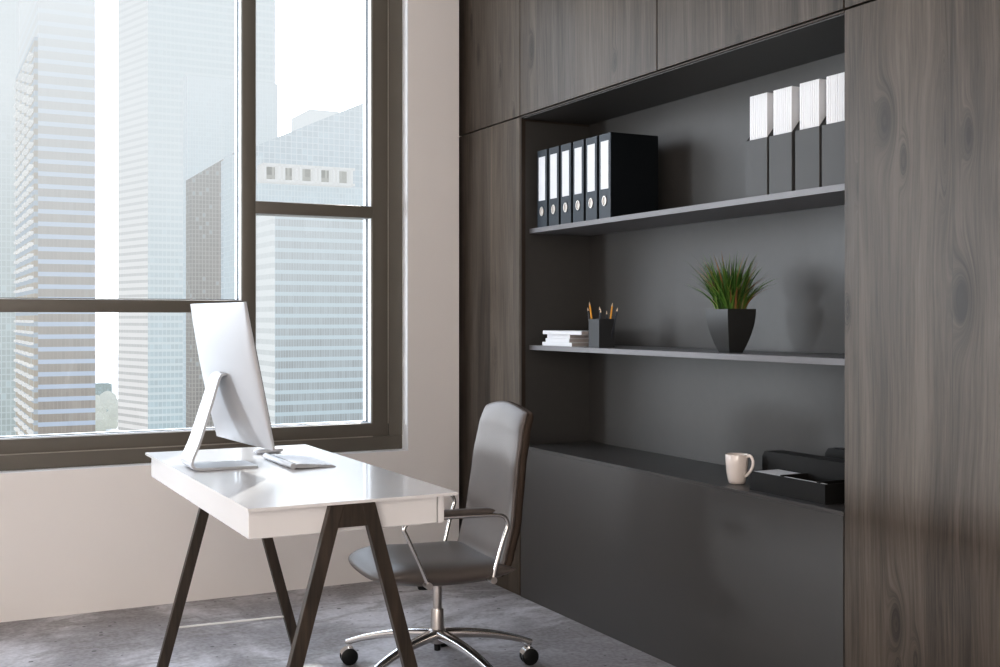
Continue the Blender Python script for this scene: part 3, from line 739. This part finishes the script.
fS = facade('far_haze', (.96, .97, .98), (.97, .98, .98), (.97, .98, .98), 6, 6, .1, lf=.02, cell=.03, hz0=.8, hz1=.95)
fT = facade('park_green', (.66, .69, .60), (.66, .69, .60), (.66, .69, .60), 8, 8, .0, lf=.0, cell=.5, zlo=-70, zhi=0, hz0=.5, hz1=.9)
def split_side(mat2):
    def f(t, X0, Y0, X1, Y1, Z):
        bm = bmesh.new(); bx(bm, X0-.3, X0, Y0+.0, Y1, -75, Z); obj('side_facade', bm, mat2, t)
    return f
def angled(mat2):
    def f(t, X0, Y0, X1, Y1, Z):
        bm = bmesh.new(); d = V((-.376, 1.319, 0)); k = 15.0
        prism(bm, [V((X0, Y0, -75)), V((X0+d.x*k, Y0+d.y*k, -75)), V((X0+2, Y0+d.y*k, -75)), V((X0+2, Y0+.2, -75))], (0, 0, Z+75)); obj('side_facade', bm, mat2, t)
    return f
def balc(t, X0, Y0, X1, Y1, Z):
    Zb = (17.3-1.35)*K+1.35
    bm = bmesh.new(); bx(bm, X0-.6, X0, Y0-.1, Y1, -75, Zb); obj('balcony_facade', bm, fA2, t)
    bm = bmesh.new()
    z = -45
    while z < Zb-2:
        for k in range(4): bx(bm, X0-1.3, X0-.6, Y0+1+k*9, Y0+6+k*9, z, z+.45)
        z += 1.9
    o = obj('balconies', bm, fW, t); o['kind'] = 'stuff'
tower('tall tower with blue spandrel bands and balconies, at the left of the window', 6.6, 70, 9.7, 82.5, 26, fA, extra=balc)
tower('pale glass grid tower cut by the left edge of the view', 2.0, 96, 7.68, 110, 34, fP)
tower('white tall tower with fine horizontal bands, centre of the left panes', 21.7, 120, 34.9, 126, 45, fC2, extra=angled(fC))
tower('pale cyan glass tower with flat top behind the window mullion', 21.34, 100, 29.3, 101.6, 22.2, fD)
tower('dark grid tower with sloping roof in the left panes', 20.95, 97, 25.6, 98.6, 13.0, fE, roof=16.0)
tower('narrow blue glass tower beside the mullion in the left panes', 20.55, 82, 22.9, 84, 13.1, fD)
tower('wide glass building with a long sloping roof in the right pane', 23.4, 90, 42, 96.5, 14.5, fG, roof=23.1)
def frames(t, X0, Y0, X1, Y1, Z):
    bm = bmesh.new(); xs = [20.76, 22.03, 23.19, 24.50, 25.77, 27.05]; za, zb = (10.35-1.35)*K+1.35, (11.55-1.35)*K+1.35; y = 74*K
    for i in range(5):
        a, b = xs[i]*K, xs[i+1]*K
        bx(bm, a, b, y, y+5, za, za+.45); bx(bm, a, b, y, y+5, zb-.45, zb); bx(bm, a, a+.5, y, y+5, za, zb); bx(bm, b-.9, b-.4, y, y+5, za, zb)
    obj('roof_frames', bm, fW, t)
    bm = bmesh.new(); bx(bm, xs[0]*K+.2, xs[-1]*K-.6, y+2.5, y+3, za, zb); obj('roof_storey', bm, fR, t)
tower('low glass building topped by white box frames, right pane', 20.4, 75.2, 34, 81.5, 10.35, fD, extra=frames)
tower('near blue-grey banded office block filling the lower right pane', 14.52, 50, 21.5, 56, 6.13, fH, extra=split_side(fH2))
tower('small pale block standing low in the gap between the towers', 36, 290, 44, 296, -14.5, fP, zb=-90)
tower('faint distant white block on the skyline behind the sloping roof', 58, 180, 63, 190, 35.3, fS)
# treetops in the gap
gbm = bmesh.new()
for i in range(46):
    c = V((random.uniform(92, 128), random.uniform(800, 860), random.uniform(-74, -52)))
    b2 = bmesh.new(); bmesh.ops.create_icosphere(b2, subdivisions=2, radius=random.uniform(3, 6))
    for v in b2.verts: v.co = v.co*(1+.25*mnoise.noise(v.co*.5+c))+c
    merge(gbm, b2)
o = obj('tree_canopy', gbm, fT); tag(o, 'hazy green treetops low in the gap between the towers', 'trees'); o['kind'] = 'stuff'
bm = bmesh.new(); bx(bm, -900, 1500, 60, 2500, -76, -75)
st(obj('ground', bm, plain('city_ground', (.35, .35, .34), .9)))

# ------------------------------------------------------------------ world, sun, camera
w = bpy.data.worlds.new('sky'); bpy.context.scene.world = w; w.use_nodes = True
wt = w.node_tree; bg = wt.nodes['Background']
tcw = N(wt, 'ShaderNodeTexCoord'); sp = N(wt, 'ShaderNodeSeparateXYZ'); L(wt, tcw.outputs['Generated'], sp.inputs[0])
L(wt, mixc(wt, smooth(wt, sp.outputs[2], -.05, .6), (.93, .96, 1.0), (.76, .86, 1.0)), bg.inputs[0])
bg.inputs[1].default_value = 5.2
sun = bpy.data.lights.new('sun', 'SUN'); sun.energy = 4.0; sun.angle = math.radians(1.5); sun.color = (1, .95, .88)
so = bpy.data.objects.new('sun', sun); C.objects.link(so); so.rotation_euler = V((-.5, -1, -.60)).to_track_quat('-Z', 'Y').to_euler()
lf = bpy.data.lights.new('added_fill_light', 'AREA'); lf.shape = 'RECTANGLE'; lf.size = 4.0; lf.size_y = 2.4; lf.energy = 205; lf.color = (1, .93, .87)  # warm fill lamp added behind the camera, not a room fixture
lo = bpy.data.objects.new('added_fill_light', lf); C.objects.link(lo); lo.location = (-1.75, -2.15, 1.6); lo.rotation_euler = V((.12, 1, -.05)).to_track_quat('-Z', 'Z').to_euler()
kf = bpy.data.lights.new('bright_sky', 'AREA'); kf.shape = 'RECTANGLE'; kf.size = 1.5; kf.size_y = .9; kf.energy = 800; kf.color = (.88, .94, 1)
ko = bpy.data.objects.new('bright_sky', kf); C.objects.link(ko); ko.location = (-7.55, 7.65, 1.10); ko.rotation_euler = V((9.9, -4.35, .25)).to_track_quat('-Z', 'Y').to_euler()
# sky portal across the window opening
po = bpy.data.lights.new('window_portal', 'AREA'); po.shape = 'RECTANGLE'; po.size = (WX1-WX0)*S; po.size_y = (WZ1-WZ0)*S; po.cycles.is_portal = True
p_ = bpy.data.objects.new('window_portal', po); C.objects.link(p_); p_.location = V(((WX0+WX1)/2, 5.80, (WZ0+WZ1)/2))*S
p_.rotation_euler = V((0, -1, 0)).to_track_quat('-Z', 'Z').to_euler()
cam = bpy.data.cameras.new('camera'); co = bpy.data.objects.new('camera', cam); C.objects.link(co)
co.location = CAM*S; cam.sensor_width = 36; cam.lens = 1151/1000*36; cam.shift_y = -(333.5-318.5)/1000
co.rotation_euler = (math.pi/2, 0, -math.atan(593/1151)); cam.clip_start = .05; cam.clip_end = 5000
bpy.context.scene.camera = co
sc = bpy.context.scene
sc.view_settings.view_transform = 'Standard'; sc.view_settings.look = 'None'; sc.view_settings.exposure = .04; sc.view_settings.gamma = .87
sc.cycles.max_bounces = 10; sc.cycles.diffuse_bounces = 6; sc.cycles.glossy_bounces = 4; sc.cycles.transparent_max_bounces = 12
sc.cycles.sample_clamp_indirect = 6
sc.cycles.use_denoising = True
